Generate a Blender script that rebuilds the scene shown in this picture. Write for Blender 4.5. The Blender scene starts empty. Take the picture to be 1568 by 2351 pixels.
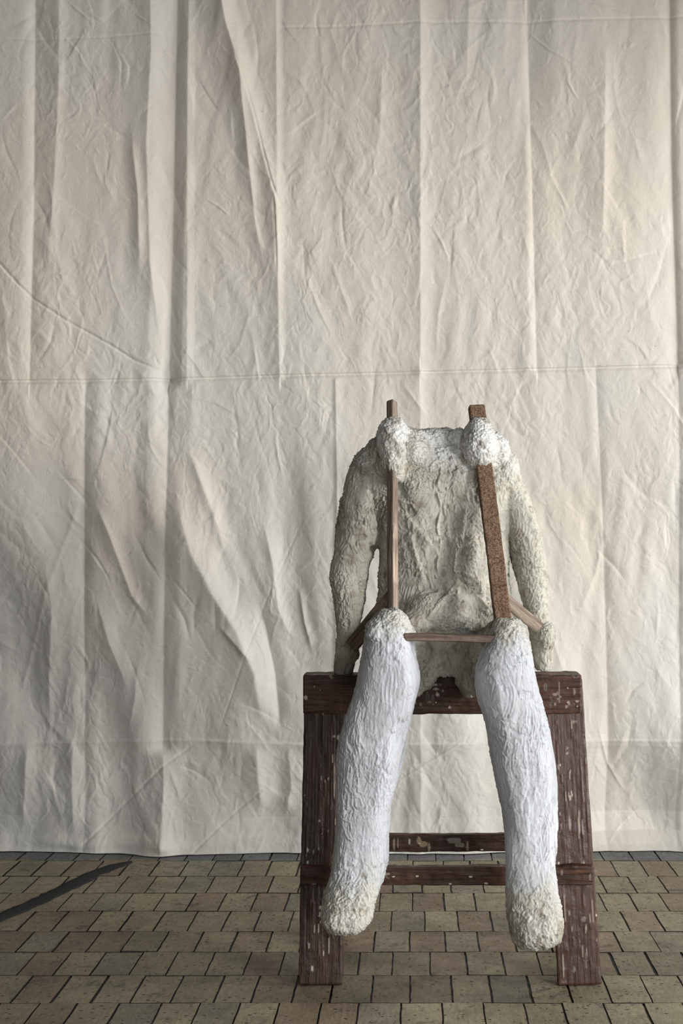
import bpy, math, random
import numpy as np
from mathutils import Vector

# ------------------------------------------------------------------ camera, world, light
SC = bpy.context.scene
COL = SC.collection
F, CX, HY, CAMZ = 3000.0, 955.0, 1220.0, 1.05      # focal length / vanishing point in photo pixels, eye height

cam_d = bpy.data.cameras.new('camera')
cam = bpy.data.objects.new('camera', cam_d); COL.objects.link(cam)
cam.location = (0, 0, CAMZ); cam.rotation_euler = (math.pi/2, 0, 0)
cam_d.sensor_fit = 'VERTICAL'; cam_d.sensor_height = 36; cam_d.sensor_width = 24
cam_d.lens = 36*F/2351
cam_d.shift_x = -(CX-784)/2351; cam_d.shift_y = (HY-1175.5)/2351
cam_d.clip_start = 0.05
SC.camera = cam

SC.view_settings.view_transform = 'Standard'; SC.view_settings.look = 'None'
SC.view_settings.exposure = 0.08; SC.view_settings.gamma = 1.0
SC.view_settings.use_curve_mapping = False

w = bpy.data.worlds.new('world'); SC.world = w; w.use_nodes = True
bg = w.node_tree.nodes['Background']
bg.inputs[0].default_value = (0.93, 0.965, 1.0, 1); bg.inputs[1].default_value = 0.24

def area(name, loc, target, sx, sy, power, col):
    l = bpy.data.lights.new(name, 'AREA'); l.shape = 'RECTANGLE'; l.size = sx; l.size_y = sy
    l.energy = power; l.color = col
    o = bpy.data.objects.new(name, l); COL.objects.link(o); o.location = loc
    o.rotation_euler = (Vector(target)-Vector(loc)).to_track_quat('-Z', 'Y').to_euler()
    return o
area('window_light', (5.3, 2.3, 1.65), (0.1, 3.6, 1.25), 1.9, 1.9, 215, (1.0, 0.985, 0.965))
area('second_window_light', (4.4, -0.7, 1.65), (0.0, 3.4, 1.15), 1.4, 1.9, 300, (1.0, 0.99, 0.97))
area('front_fill', (1.5, -2.0, 1.5), (-0.3, 3.6, 1.0), 1.6, 1.4, 54, (0.95, 0.98, 1.0))  # added soft fill lamp, lifts the left and low canvas

def at(px, py, Y): return ((px-CX)*Y/F, Y, CAMZ-(py-HY)*Y/F)
def X_(px, Y): return (px-CX)*Y/F
def Z_(py, Y): return CAMZ-(py-HY)*Y/F

# ------------------------------------------------------------------ numpy noise
def _h(ix, iy, iz, s):
    n = (ix.astype(np.int64)*374761393 + iy.astype(np.int64)*668265263 + iz.astype(np.int64)*2147483647 + s*1274126177) & 0xffffffff
    n = ((n ^ (n >> 13))*1274126177) & 0xffffffff
    n = ((n ^ (n >> 15))*2246822519) & 0xffffffff
    n = n ^ (n >> 16)
    return (n & 0xffffff)/float(0x7fffff)-1.0
def vn(x, y, z, s=0):
    """smooth value noise, about -1..1"""
    x = np.asarray(x, float); y = np.asarray(y, float); z = np.asarray(z, float)+0*x
    ix, iy, iz = np.floor(x), np.floor(y), np.floor(z)
    fx, fy, fz = x-ix, y-iy, z-iz
    fx = fx*fx*fx*(fx*(fx*6-15)+10); fy = fy*fy*fy*(fy*(fy*6-15)+10); fz = fz*fz*fz*(fz*(fz*6-15)+10)
    r = 0
    for a in (0, 1):
        for b in (0, 1):
            for c in (0, 1):
                r = r+_h(ix+a, iy+b, iz+c, s)*np.where(a, fx, 1-fx)*np.where(b, fy, 1-fy)*np.where(c, fz, 1-fz)
    return r
def fbm(x, y, z, s=0, o=4, g=0.5):
    r = 0; a = 1; t = 0
    for k in range(o):
        r = r+a*vn(x*2**k, y*2**k, np.asarray(z)*2**k, s+17*k); t += a; a *= g
    return r/t*1.5
def ridged(x, y, z, s=0, o=3, g=0.5):
    r = 0; a = 1; t = 0
    for k in range(o):
        r = r+a*(1-2*np.abs(vn(x*2**k, y*2**k, np.asarray(z)*2**k, s+31*k))); t += a; a *= g
    return r/t
def sstep(a, b, x):
    t = np.clip((x-a)/(b-a), 0, 1); return t*t*(3-2*t)

# ------------------------------------------------------------------ object helpers
def tag(o, label=None, cat=None, group=None, kind=None):
    if label: o['label'] = label
    if cat: o['category'] = cat
    if group: o['group'] = group
    if kind: o['kind'] = kind
    return o
def mesh_np(name, co, faces, mat, parent=None, smooth=True, col=None):
    me = bpy.data.meshes.new(name)
    co = np.asarray(co, np.float32)
    faces = [np.asarray(f, np.int32) for f in faces] if isinstance(faces, list) and isinstance(faces[0], np.ndarray) else [np.asarray(faces, np.int32)]
    nl = sum(f.size for f in faces); nf = sum(len(f) for f in faces)
    me.vertices.add(len(co)); me.vertices.foreach_set('co', co.ravel())
    me.loops.add(nl); me.loops.foreach_set('vertex_index', np.concatenate([f.ravel() for f in faces]))
    me.polygons.add(nf)
    tot = np.concatenate([np.full(len(f), f.shape[1], np.int32) for f in faces])
    st = np.concatenate([[0], np.cumsum(tot)[:-1]]).astype(np.int32)
    me.polygons.foreach_set('loop_start', st); me.polygons.foreach_set('loop_total', tot)
    me.update(calc_edges=True); me.validate()
    if smooth: me.polygons.foreach_set('use_smooth', np.ones(len(me.polygons), bool))
    if col is not None:
        a = me.color_attributes.new('col', 'FLOAT_COLOR', 'POINT')
        c = np.ones((len(co), 4), np.float32); c[:, :3] = col; a.data.foreach_set('color', c.ravel())
    me.materials.append(mat)
    o = bpy.data.objects.new(name, me); COL.objects.link(o)
    if parent: o.parent = parent; o.matrix_parent_inverse = parent.matrix_world.inverted()
    return o
def empty(name, loc):
    o = bpy.data.objects.new(name, None); COL.objects.link(o); o.location = loc
    o.matrix_world = __import__('mathutils').Matrix.Translation(loc); o.empty_display_size = .1
    return o
def lin(r, g, b):
    f = lambda c: (c/255)/12.92 if c/255 <= .04045 else ((c/255+.055)/1.055)**2.4
    return (f(r), f(g), f(b))

# ------------------------------------------------------------------ materials
class NT:
    def __init__(s, name, rough=.8, spec=.3):
        s.m = bpy.data.materials.new(name); s.m.use_nodes = True; s.t = s.m.node_tree
        s.b = s.t.nodes['Principled BSDF']; s.b.inputs['Roughness'].default_value = rough
        s.b.inputs['Specular IOR Level'].default_value = spec
    def n(s, typ, **kw):
        nd = s.t.nodes.new(typ)
        for k, v in kw.items():
            if k in nd.inputs: nd.inputs[k].default_value = v
            else: setattr(nd, k, v)
        return nd
    def l(s, a, b): s.t.links.new(a, b)
    def coord(s, scale=(1, 1, 1)):
        c = s.n('ShaderNodeTexCoord'); m = s.n('ShaderNodeMapping'); m.inputs['Scale'].default_value = scale
        s.l(c.outputs['Object'], m.inputs[0]); return m.outputs[0]
    def noise(s, co, scale, detail=4, rough=.5, dist=0):
        nd = s.n('ShaderNodeTexNoise'); nd.inputs['Scale'].default_value = scale; nd.inputs['Detail'].default_value = detail
        nd.inputs['Roughness'].default_value = rough; nd.inputs['Distortion'].default_value = dist
        s.l(co, nd.inputs['Vector']); return nd.outputs['Fac']
    def ramp(s, fac, a, b, ca=(0, 0, 0), cb=(1, 1, 1)):
        r = s.n('ShaderNodeValToRGB'); e = r.color_ramp.elements
        e[0].position = a; e[1].position = b; e[0].color = (*ca, 1); e[1].color = (*cb, 1)
        s.l(fac, r.inputs[0]); return r.outputs[0]
    def mix(s, fac, a, b, mode='MIX'):
        m = s.n('ShaderNodeMix', data_type='RGBA', blend_type=mode)
        for sock, v in ((m.inputs[0], fac), (m.inputs[6], a), (m.inputs[7], b)):
            if isinstance(v, (int, float)): sock.default_value = v
            elif isinstance(v, tuple): sock.default_value = (*v, 1)
            else: s.l(v, sock)
        return m.outputs[2]
    def math(s, op, a, b=None):
        m = s.n('ShaderNodeMath', operation=op)
        for sock, v in zip(m.inputs, (a, b)):
            if v is None: continue
            if isinstance(v, (int, float)): sock.default_value = v
            else: s.l(v, sock)
        return m.outputs[0]
    def bump(s, h, dist, strength=1.0):
        b = s.n('ShaderNodeBump'); b.inputs['Strength'].default_value = strength; b.inputs['Distance'].default_value = dist
        s.l(h, b.inputs['Height']); s.l(b.outputs[0], s.b.inputs['Normal'])
    def attr(s, name='col'):
        a = s.n('ShaderNodeVertexColor'); a.layer_name = name; return a.outputs[0]
    def out(s, c): s.l(c, s.b.inputs['Base Color']); return s.m

def mat_cloth():
    s = NT('canvas', .9, .1)
    co = s.coord()
    cool = lin(208, 207, 202)
    c = s.mix(s.ramp(s.noise(co, 2.2, 3), .38, .62), s.attr(), cool, 'MIX')
    c = s.mix(.22, s.attr(), c)
    fine = s.noise(s.coord((1, 1, 1)), 9, 6, .6)
    c = s.mix(.25, c, s.ramp(fine, .35, .65, (.92, .91, .89), (1, 1, 1)), 'MULTIPLY')
    sp = s.noise(co, 160, 2)
    c = s.mix(s.ramp(sp, .76, .80), c, lin(120, 110, 95))
    th = s.noise(s.coord((700, 700, 60)), 1, 2); tw = s.noise(s.coord((60, 60, 700)), 1, 2)
    weave = s.math('ADD', th, tw)
    c = s.mix(.16, c, s.ramp(s.math('MULTIPLY', weave, .5), .3, .7, (.7, .7, .7), (1.1, 1.1, 1.1)), 'MULTIPLY')
    s.bump(s.math('ADD', s.math('MULTIPLY', weave, .25), s.math('MULTIPLY', s.noise(co, 30, 5, .6), 1.0)), .0035, .55)
    return s.out(c)

def mat_plaster():
    s = NT('plaster', .85, .2)
    co = s.coord()
    c = s.mix(.35, s.attr(), s.ramp(s.noise(co, 45, 6, .65), .32, .62, (.80, .78, .74), (1, 1, 1)), 'MULTIPLY')
    st = s.n('ShaderNodeAttribute'); st.attribute_name = 'stroke'
    mp = s.n('ShaderNodeMapping'); mp.inputs['Scale'].default_value = (26, 560, 1); s.l(st.outputs['Vector'], mp.inputs[0])
    comb = s.noise(mp.outputs[0], 1, 4, .62, .25)
    f1 = s.noise(co, 150, 6, .62, .3)
    f2 = s.noise(co, 620, 3, .6)
    pit = s.n('ShaderNodeTexVoronoi'); pit.inputs['Scale'].default_value = 210; s.l(co, pit.inputs['Vector'])
    h = s.math('ADD', s.math('MULTIPLY', comb, .24), s.math('MULTIPLY', f1, .55))
    h = s.math('ADD', h, s.math('MULTIPLY', f2, .16))
    h = s.math('ADD', h, s.math('MULTIPLY', s.ramp(pit.outputs[0], .05, .25), .05))
    s.bump(h, .0034, .8)
    return s.out(c)

def mat_paintwood(name, a, b, grain=(1, 1, .06), spots=.72, rough=.42, spotcol=None, streak=.25):
    """painted, weathered board; long axis of the object is local z"""
    s = NT(name, rough, .3)
    g = s.noise(s.coord((grain[0], grain[1], grain[2])), 170, 5, .65, .4)
    g2 = s.noise(s.coord((grain[0], grain[1], grain[2]*1.5)), 38, 4, .6, .8)
    c = s.mix(s.ramp(g, .35, .68), a, b)
    c = s.mix(s.ramp(g2, .3, .7, (streak,)*3, (.85, .85, .85)), c, s.attr(), 'MULTIPLY')
    s.l(s.ramp(g2, .35, .7, (rough-.14,)*3, (rough+.2,)*3), s.b.inputs['Roughness'])
    sc = spotcol or lin(190, 182, 168)
    v = s.n('ShaderNodeTexVoronoi'); v.inputs['Scale'].default_value = 62; s.l(s.coord((1, 1, .55)), v.inputs['Vector'])
    rnd = s.n('ShaderNodeSeparateColor'); s.l(v.outputs['Color'], rnd.inputs[0])
    pick = s.math('GREATER_THAN', rnd.outputs[0], spots)
    sz = s.math('MULTIPLY', rnd.outputs[1], .24)
    wob = s.math('ADD', v.outputs['Distance'], s.math('MULTIPLY', s.noise(s.coord(), 300, 3), .12))
    pa = s.n('ShaderNodeVertexColor'); pa.layer_name = 'paint'
    spot = s.math('MULTIPLY', pick, s.math('LESS_THAN', wob, s.math('ADD', sz, .03)))
    c = s.mix(spot, c, sc)
    c = s.mix(pa.outputs[1], c, pa.outputs[0])
    h = s.math('ADD', g, s.math('MULTIPLY', spot, .5))
    h = s.math('ADD', h, s.math('MULTIPLY', s.noise(s.coord(), 120, 4, .6), .6))
    s.bump(h, .0022, .8)
    return s.out(c)

def mat_floor():
    s = NT('clay_pavers', .55, .35)
    co = s.coord()
    c = s.attr()
    c = s.mix(.75, c, s.ramp(s.noise(co, 6, 5, .65), .3, .68, (.55, .54, .52), (1.12, 1.1, 1.06)), 'MULTIPLY')
    c = s.mix(.65, c, s.ramp(s.noise(s.coord((1, .25, 1)), 150, 4, .6), .3, .66, (.60, .58, .55), (1.12, 1.12, 1.12)), 'MULTIPLY')
    v = s.n('ShaderNodeTexVoronoi'); v.inputs['Scale'].default_value = 1; s.l(s.coord((75, 110, 60)), v.inputs['Vector'])
    rnd = s.n('ShaderNodeSeparateColor'); s.l(v.outputs['Color'], rnd.inputs[0])
    wob = s.math('ADD', v.outputs['Distance'], s.math('MULTIPLY', s.noise(co, 420, 3), .3))
    pit = s.math('MULTIPLY', s.math('GREATER_THAN', rnd.outputs[0], .5),
                 s.math('LESS_THAN', wob, s.math('ADD', s.math('MULTIPLY', rnd.outputs[1], .3), .2)))
    c = s.mix(s.math('MULTIPLY', pit, .9), c, lin(38, 36, 33))
    st = s.ramp(s.noise(co, 14, 6, .7, .5), .57, .66)
    c = s.mix(s.math('MULTIPLY', st, .55), c, lin(48, 47, 46))
    h = s.math('SUBTRACT', s.noise(co, 90, 6, .65), s.math('MULTIPLY', pit, .9))
    s.bump(h, .002, .7)
    s.l(s.ramp(s.noise(co, 25, 4), .3, .7, (.42,)*3, (.7,)*3), s.b.inputs['Roughness'])
    return s.out(c)

def mat_plain(name, c1, c2, scale=80, rough=.8, bump=.002):
    s = NT(name, rough, .3); co = s.coord(); n = s.noise(co, scale, 6, .65)
    s.bump(n, bump); return s.out(s.mix(s.ramp(n, .35, .65), c1, c2))

M_cloth = mat_cloth(); M_plaster = mat_plaster(); M_floor = mat_floor()
M_dark = mat_paintwood('brown_paint', lin(36, 26, 22), lin(70, 50, 40), spots=.90)
M_rail = mat_paintwood('brown_paint_crusted', lin(46, 32, 26), lin(86, 60, 47), spots=.84)
M_right = mat_paintwood('brown_gloss_paint', lin(72, 51, 44), lin(86, 63, 54), spots=.88, rough=.36, streak=.62)
M_batten = mat_paintwood('rough_sawn_wood', lin(100, 86, 76), lin(158, 143, 130), spots=.985, rough=.8)
def mat_sawn():
    s = NT('rough_sawn_batten', .9, .15); co = s.coord((1, 1, .8))
    a = s.noise(co, 330, 4, .75); b = s.noise(co, 30, 4)
    c = s.mix(s.ramp(a, .40, .60), lin(88, 68, 56), lin(158, 134, 114))
    c = s.mix(.6, c, s.ramp(b, .3, .7, (.72, .68, .64), (1.05, 1.05, 1.05)), 'MULTIPLY')
    c = s.mix(.55, c, s.attr(), 'MULTIPLY')
    s.bump(a, .004, 1.0); return s.out(c)
M_sawn = mat_sawn()
M_metal = mat_plain('dull_metal', lin(170, 165, 150), lin(120, 118, 110), 60, .4)

# ------------------------------------------------------------------ setting: floor, wall
YW = 4.257
def build_floor():
    ys = [4.60, 4.42, 4.345, 4.164, 3.978, 3.793, 3.612, 3.429, 3.261, 3.090, 2.909]
    while ys[-1] > -.9: ys.append(ys[-1]-.178)
    off = {4: .018, 5: -.0107, 6: .0253, 7: -.0171, 8: .0343, 9: -.0093, 10: -.031}
    rng = np.random.RandomState(4)
    V = []; Fq = []; C = []
    def add(v, f, c):
        b = sum(len(a) for a in V); V.append(np.array(v)); Fq.append(np.array(f)+b); C.append(np.array(c))
    gx0, gx1 = -2.3, 2.6
    # mortar bed
    nx = 24
    xs = np.linspace(gx0, gx1, nx); yy = np.linspace(ys[-1], ys[0], nx)
    gx, gy = np.meshgrid(xs, yy); v = np.stack([gx.ravel(), gy.ravel(), np.full(gx.size, -.0035)], 1)
    i = np.arange(nx*nx).reshape(nx, nx); f = np.stack([i[:-1, :-1], i[:-1, 1:], i[1:, 1:], i[1:, :-1]], -1).reshape(-1, 4)
    add(v, f, np.tile(lin(36, 34, 33), (len(v), 1)))
    # base slab sides so that the floor has thickness
    base = [(gx0, ys[-1], -.06), (gx1, ys[-1], -.06), (gx1, ys[0], -.06), (gx0, ys[0], -.06),
            (gx0, ys[-1], -.0035), (gx1, ys[-1], -.0035), (gx1, ys[0], -.0035), (gx0, ys[0], -.0035)]
    add(base, [(3, 2, 1, 0), (0, 1, 5, 4), (1, 2, 6, 5), (2, 3, 7, 6), (3, 0, 4, 7)], np.tile(lin(60, 58, 55), (8, 1)))
    pitch = .0895
    for r in range(len(ys)-1):
        y1, y0 = ys[r], ys[r+1]
        o = off.get(r, rng.uniform(0, pitch))
        k0 = int(math.floor((gx0-o)/pitch))+1; k1 = int((gx1-o)/pitch)-1
        ex = [o+k*pitch+rng.normal(0, .0022) for k in range(k0, k1+1)]
        for a, b in zip(ex[:-1], ex[1:]):
            g = .0015+abs(rng.normal(0, .0011)); gy_ = .0011+abs(rng.normal(0, .0012))
            x0, x1, ya, yb = a+g, b-g, y0+gy_, y1-gy_
            hz = rng.normal(0, .0005); tx, ty = rng.normal(0, .004, 2)
            e1 = .0022/(x1-x0); e2 = .0022/(yb-ya)
            u = np.array([0, e1, .15, .4, .6, .85, 1-e1, 1]); vv = np.array([0, e2, .1, .25, .45, .65, .85, 1-e2, 1]); N, Mn = len(u), len(vv)
            uu, wv = np.meshgrid(u, vv)
            px = x0+(x1-x0)*uu; py = ya+(yb-ya)*wv
            jit = vn(px*60, py*60, 0, 5)
            edge = (uu < .001)|(uu > .999)|(wv < .001)|(wv > .999)
            # worn edges: outline wobbles, corners chipped
            px = px+np.where(edge, vn(px*90, py*90, 1, 9)*.0011, 0)
            py = py+np.where(edge, vn(px*90, py*90, 2, 10)*.0011, 0)
            pz = hz+tx*(px-(x0+x1)/2)+ty*(py-(ya+yb)/2)+jit*.0004
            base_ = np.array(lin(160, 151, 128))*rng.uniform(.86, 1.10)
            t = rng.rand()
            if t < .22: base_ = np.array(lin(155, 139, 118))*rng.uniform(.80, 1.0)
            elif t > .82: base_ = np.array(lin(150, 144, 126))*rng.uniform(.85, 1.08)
            base_ = base_*(1-.30*sstep(.1, .5, vn(a*1.1+3, ya*2.2, 0, 8)+.9*math.exp(-((ya-3.02)/.22)**2)-.35*sstep(.1, .6, a)))  # random tone plus a front shadow band painted into the paver colour
            if (y0+y1)/2 > 4.15:   # old grey paint smeared along the wall
                q = np.clip(sstep(4.08, 4.2, py+.07*vn(px*7, py*12, 3, 2)), 0, 1)
                cc = base_[None, None]*(1-q[..., None])+np.array(lin(118, 122, 124))*rng.uniform(.8, 1.1)*q[..., None]
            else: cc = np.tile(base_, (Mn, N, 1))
            i = np.arange(N*Mn).reshape(Mn, N)
            f = np.stack([i[:-1, :-1], i[:-1, 1:], i[1:, 1:], i[1:, :-1]], -1).reshape(-1, 4)
            vtx = np.stack([px.ravel(), py.ravel(), pz.ravel()], 1)
            ring = np.concatenate([i[0, :], i[1:, -1], i[-1, -2::-1], i[-2:0:-1, 0]])
            top = vtx[ring].copy(); low = top.copy(); low[:, 2] = -.005
            n0 = len(vtx); m = len(ring)
            sk = np.array([(n0+(q+1) % m, n0+q, n0+m+q, n0+m+(q+1) % m) for q in range(m)])
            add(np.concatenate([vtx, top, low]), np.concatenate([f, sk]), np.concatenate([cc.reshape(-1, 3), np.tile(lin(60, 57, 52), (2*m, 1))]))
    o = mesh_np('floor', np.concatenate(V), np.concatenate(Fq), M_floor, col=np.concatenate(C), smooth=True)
    tag(o, kind='structure')
    # dark asphalt joint that crosses the pavers at the left
    L = [at_floor(-60, 2133), at_floor(0, 2108), at_floor(80, 2073), at_floor(160, 2035), at_floor(215, 2008), at_floor(262, 1990), at_floor(300, 1979)]
    W = [.030, .030, .028, .029, .032, .030, .012]
    P = []; n = 160
    t = np.linspace(0, len(L)-1.001, n); cx = np.interp(t, range(len(L)), [p[0] for p in L]); cy = np.interp(t, range(len(L)), [p[1] for p in L])
    wd = np.interp(t, range(len(L)), W)
    dx = np.gradient(cx); dy = np.gradient(cy); q = np.hypot(dx, dy); nx_, ny_ = -dy/q, dx/q
    rows = []
    for k, (s_, zz) in enumerate(((-1, -.002), (-1, .0012), (-.5, .0022), (0, .0026), (.5, .0022), (1, .0012), (1, -.002))):
        ww = wd*s_*(1+.09*vn(t*6, np.full(n, float(np.sign(s_))*3), 0, 3)+.03*vn(t*19, np.full(n, float(np.sign(s_))*3), 0, 4))
        rows.append(np.stack([cx+nx_*ww, cy+ny_*ww, np.full(n, zz)], 1))
    v = np.concatenate(rows); i = np.arange(7*n).reshape(7, n)
    f = np.stack([i[:-1, :-1], i[:-1, 1:], i[1:, 1:], i[1:, :-1]], -1).reshape(-1, 4)
    o = mesh_np('trim_1', v, f[:, ::-1], mat_plain('asphalt', lin(34, 34, 35), lin(54, 54, 54), 240, .8))
    tag(o, kind='structure')
def at_floor(px, py):
    Y = F*CAMZ/(py-HY); return ((px-CX)*Y/F, Y)
build_floor()

def box_obj(name, x0, x1, y0, y1, z0, z1, mat):
    v = [(x, y, z) for z in (z0, z1) for y in (y0, y1) for x in (x0, x1)]
    f = [(0, 2, 3, 1), (4, 5, 7, 6), (0, 1, 5, 4), (1, 3, 7, 5), (3, 2, 6, 7), (2, 0, 4, 6)]
    return mesh_np(name, v, f, mat, smooth=False)
def added_wall_right():  # added unseen wall, its opening trims the light at top and floor
    V = []; Fc = []
    def bx(x0, x1, y0, y1, z0, z1):
        b = len(V); V.extend([(x, y, z) for z in (z0, z1) for y in (y0, y1) for x in (x0, x1)])
        Fc.extend([tuple(b+i for i in f) for f in ((0, 2, 3, 1), (4, 5, 7, 6), (0, 1, 5, 4), (1, 3, 7, 5), (3, 2, 6, 7), (2, 0, 4, 6))])
    bx(2.6, 2.72, -1.0, 4.6, -.06, .50); bx(2.6, 2.72, -1.0, 4.6, 2.30, 3.4)
    bx(2.6, 2.72, 4.25, 4.6, .50, 2.30); bx(2.6, 2.72, 1.16, 1.26, .50, 2.30)
    tag(mesh_np('added_wall_right', V, Fc, mat_plain('added_wall_pale', lin(150, 146, 138), lin(166, 162, 154), 8), smooth=False), kind='structure')
added_wall_right()
tag(box_obj('added_wall_left', -2.42, -2.3, -1.0, 4.60, 0, 3.4, mat_plain('added_wall_dark', lin(104, 100, 92), lin(122, 118, 110), 8)), kind='structure')  # added unseen dark wall, dims the canvas at upper left
tag(box_obj('added_ceiling', -2.42, 2.72, -1.0, 4.60, 3.4, 3.5, mat_plain('dark_overhead', lin(84, 78, 70), lin(104, 98, 90), 8)), kind='structure')  # added unseen cover overhead, darkens the top of the canvas
tag(box_obj('wall_back', -2.3, 2.6, 4.50, 4.60, 0, 3.4, mat_plain('old_render', lin(120, 118, 112), lin(140, 136, 130), 8)), kind='structure')

# ------------------------------------------------------------------ canvas backdrop
def build_cloth():
    x0, x1, y0, y1 = -520, 2100, -420, 1962
    step = 1.7
    nx = int((x1-x0)/step); ny = int((y1-y0)/step)
    xs = np.linspace(x0, x1, nx); ys = np.linspace(y0, y1, ny)
    GX, GY = np.meshgrid(xs, ys)
    Hm = np.zeros_like(GX)
    def stroke(pts, amp, wl, wr, taper=.25, crest=1.2, amps=None, power=2.0):
        pts = np.array(pts, float); W = max(wl, wr)+3
        bx0, by0 = pts.min(0)-W; bx1, by1 = pts.max(0)+W
        i0, i1 = np.searchsorted(xs, (bx0, bx1)); j0, j1 = np.searchsorted(ys, (by0, by1))
        if i1-i0 < 2 or j1-j0 < 2: return
        X = GX[j0:j1, i0:i1]; Y = GY[j0:j1, i0:i1]
        seg = np.hypot(*np.diff(pts, axis=0).T); L = seg.sum(); acc = np.concatenate([[0], np.cumsum(seg)])
        best = np.full(X.shape, 1e9); sd = np.zeros(X.shape); tt = np.zeros(X.shape)
        for k in range(len(pts)-1):
            ax, ay = pts[k]; dx, dy = (pts[k+1]-pts[k])/seg[k]
            t = (X-ax)*dx+(Y-ay)*dy; tc = np.clip(t, 0, seg[k])
            d = np.hypot(X-ax-tc*dx, Y-ay-tc*dy)
            s = (X-ax)*dy-(Y-ay)*dx
            m = d < best
            best = np.where(m, d, best); sd = np.where(m, s, sd); tt = np.where(m, (acc[k]+tc)/L, tt)
        a = np.interp(tt, np.linspace(0, 1, len(amps)), amps)*amp if amps is not None else amp
        if taper > 0:
            a = a*sstep(0, taper, tt)*sstep(0, taper, 1-tt)
        # width shrinks towards tapered ends
        ww = np.where(sd < 0, wl, wr)
        e = np.clip((np.sqrt(best**2+crest**2)-crest)/ww, 0, 1)
        Hm[j0:j1, i0:i1] += a*(1-e)**power
    # broad drape: vertical waves, wandering diagonally
    wx = GX+26*vn(GX/260, GY/420, 0, 3)
    def env(s): return .55+.45*vn(GX/300, GY/300, 0, s)
    lower = sstep(870, 1300, GY)
    Hm += 10*vn((wx-.06*GY)/75, GY/620, 1, 11)*(.55+.5*lower)*env(1)
    Hm += 13*vn((wx-.35*GY)/120, (GY+.2*GX)/420, 2, 12)*lower
    Hm += 1.8*vn((wx+.1*GY)/26, GY/190, 3, 13)*env(2)
    Hm += 1.4*vn((wx-.45*GY)/30, (GY+.2*GX)/160, 5, 15)*env(3)
    Hm += 11*vn(GX/240, GY/900, 4, 14)
    # crumple: creased (absolute value) noise, domain-warped so the creases wander
    ax = GX+14*vn(GX/40, GY/60, 7, 21)+5*vn(GX/14, GY/18, 7, 22)
    ay = GY+20*vn(GX/40, GY/60, 8, 23)+5*vn(GX/14, GY/18, 8, 24)
    dens = .6+.5*vn(GX/170, GY/230, 9, 25)
    Hm += 1.2*np.abs(vn((ax-.25*ay)/34, ay/95, 10, 26))*dens
    Hm -= 1.1*np.abs(vn((ax+.30*ay)/30, ay/80, 11, 27))*dens
    Hm += .85*np.abs(vn((ax-.5*ay)/15, (ay+.3*ax)/36, 12, 28))*dens
    Hm -= .8*np.abs(vn((ax+.4*ay)/14, (ay-.3*ax)/34, 13, 29))*dens
    # hundreds of small sharp wrinkles
    rng = np.random.RandomState(11)
    for k in range(1500):
        cx, cy = rng.uniform(x0, x1), rng.uniform(y0, y1)
        Ln = rng.uniform(30, 150) if k % 3 else rng.uniform(90, 280)
        bias = (-.18 if cy < 870 else -.35)+.25*math.sin(cx/170+cy/260)
        th = rng.normal(bias, .38)
        if rng.rand() < .10: th = rng.uniform(-1.5, 1.5)
        dx, dy = -math.sin(th), math.cos(th)
        n = 5; bend = rng.normal(0, .10)*Ln
        pts = [(cx+dx*Ln*(q/(n-1)-.5)+dy*bend*math.sin(math.pi*q/(n-1))+rng.normal(0, 1.6),
                cy+dy*Ln*(q/(n-1)-.5)-dx*bend*math.sin(math.pi*q/(n-1))) for q in range(n)]
        a = rng.choice([-1, 1])*rng.uniform(.3, 1)**1.7*min(2.0, Ln/60)
        wl = rng.uniform(5, 24); wr = rng.uniform(5, 24)
        stroke(pts, a, wl, wr, taper=.45, crest=.8)
    for k in range(2600):
        cx, cy = rng.uniform(-60, 1640), rng.uniform(-60, y1)
        Ln = rng.uniform(12, 42); th = rng.normal(-.5, .8)
        dx, dy = -math.sin(th)*Ln/2, math.cos(th)*Ln/2
        stroke([(cx-dx, cy-dy), (cx+rng.normal(0, 2), cy), (cx+dx, cy+dy)], rng.choice([-1, 1])*rng.uniform(.2, .8),
               rng.uniform(3, 9), rng.uniform(3, 9), taper=.5, crest=.6)
    # hard storage folds and drape folds of this cloth
    S = stroke
    S([(80, -420), (80, 0), (78, 450), (68, 874)], -7, 26, 55, 0)
    S([(407, -420), (407, 0), (400, 300), (392, 600), (385, 868)], -13, 46, 30, 0, power=1.4)
    S([(385, 868), (380, 1200), (373, 1500), (371, 1960)], -9, 46, 38, 0, power=1.4, amps=[1.3, 1, .8, .5])
    S([(434, -420), (434, 0), (430, 500), (428, 868)], 4, 30, 16, 0, power=1.3)
    S([(635, -420), (634, 0), (638, 600), (642, 864)], 5, 50, 16, 0)
    S([(965, -420), (965, 0), (965, 855)], 9, 70, 34, 0, amps=[1, 1, .9, .7])
    S([(965, 855), (965, 1250), (966, 1958)], 5, 60, 26, 0)
    S([(1212, -420), (1212, 40), (1222, 400), (1233, 850)], -4.5, 16, 50, 0)
    S([(1540, -420), (1540, 0), (1545, 400), (1558, 830)], -9, 60, 20, 0)
    S([(1558, 830), (1562, 1400), (1565, 1960)], -4, 50, 20, 0)
    S([(1392, 60), (1388, 350), (1382, 620)], 4.5, 46, 26, .3)
    S([(470, -420), (500, -60), (522, 60), (548, 150), (577, 235), (600, 330), (622, 410), (634, 470), (638, 700)], 22, 74, 34, .1, power=1.7, amps=[1, 1, 1.1, 1, .85, .6, .35, .2])
    S([(535, 110), (560, 175), (585, 262), (605, 345), (628, 430), (652, 488)], -3, 5, 4, .15)
    S([(628, 430), (635, 560), (637, 640)], -2, 6, 3, .2)
    S([(540, 0), (560, 250), (585, 500), (610, 640)], 9, 40, 26, .3)
    S([(345, -300), (350, 120), (338, 330), (345, 600), (368, 800)], 8, 60, 34, .15)
    S([(300, 280), (318, 450), (322, 640)], 5, 26, 20, .3)
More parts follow.
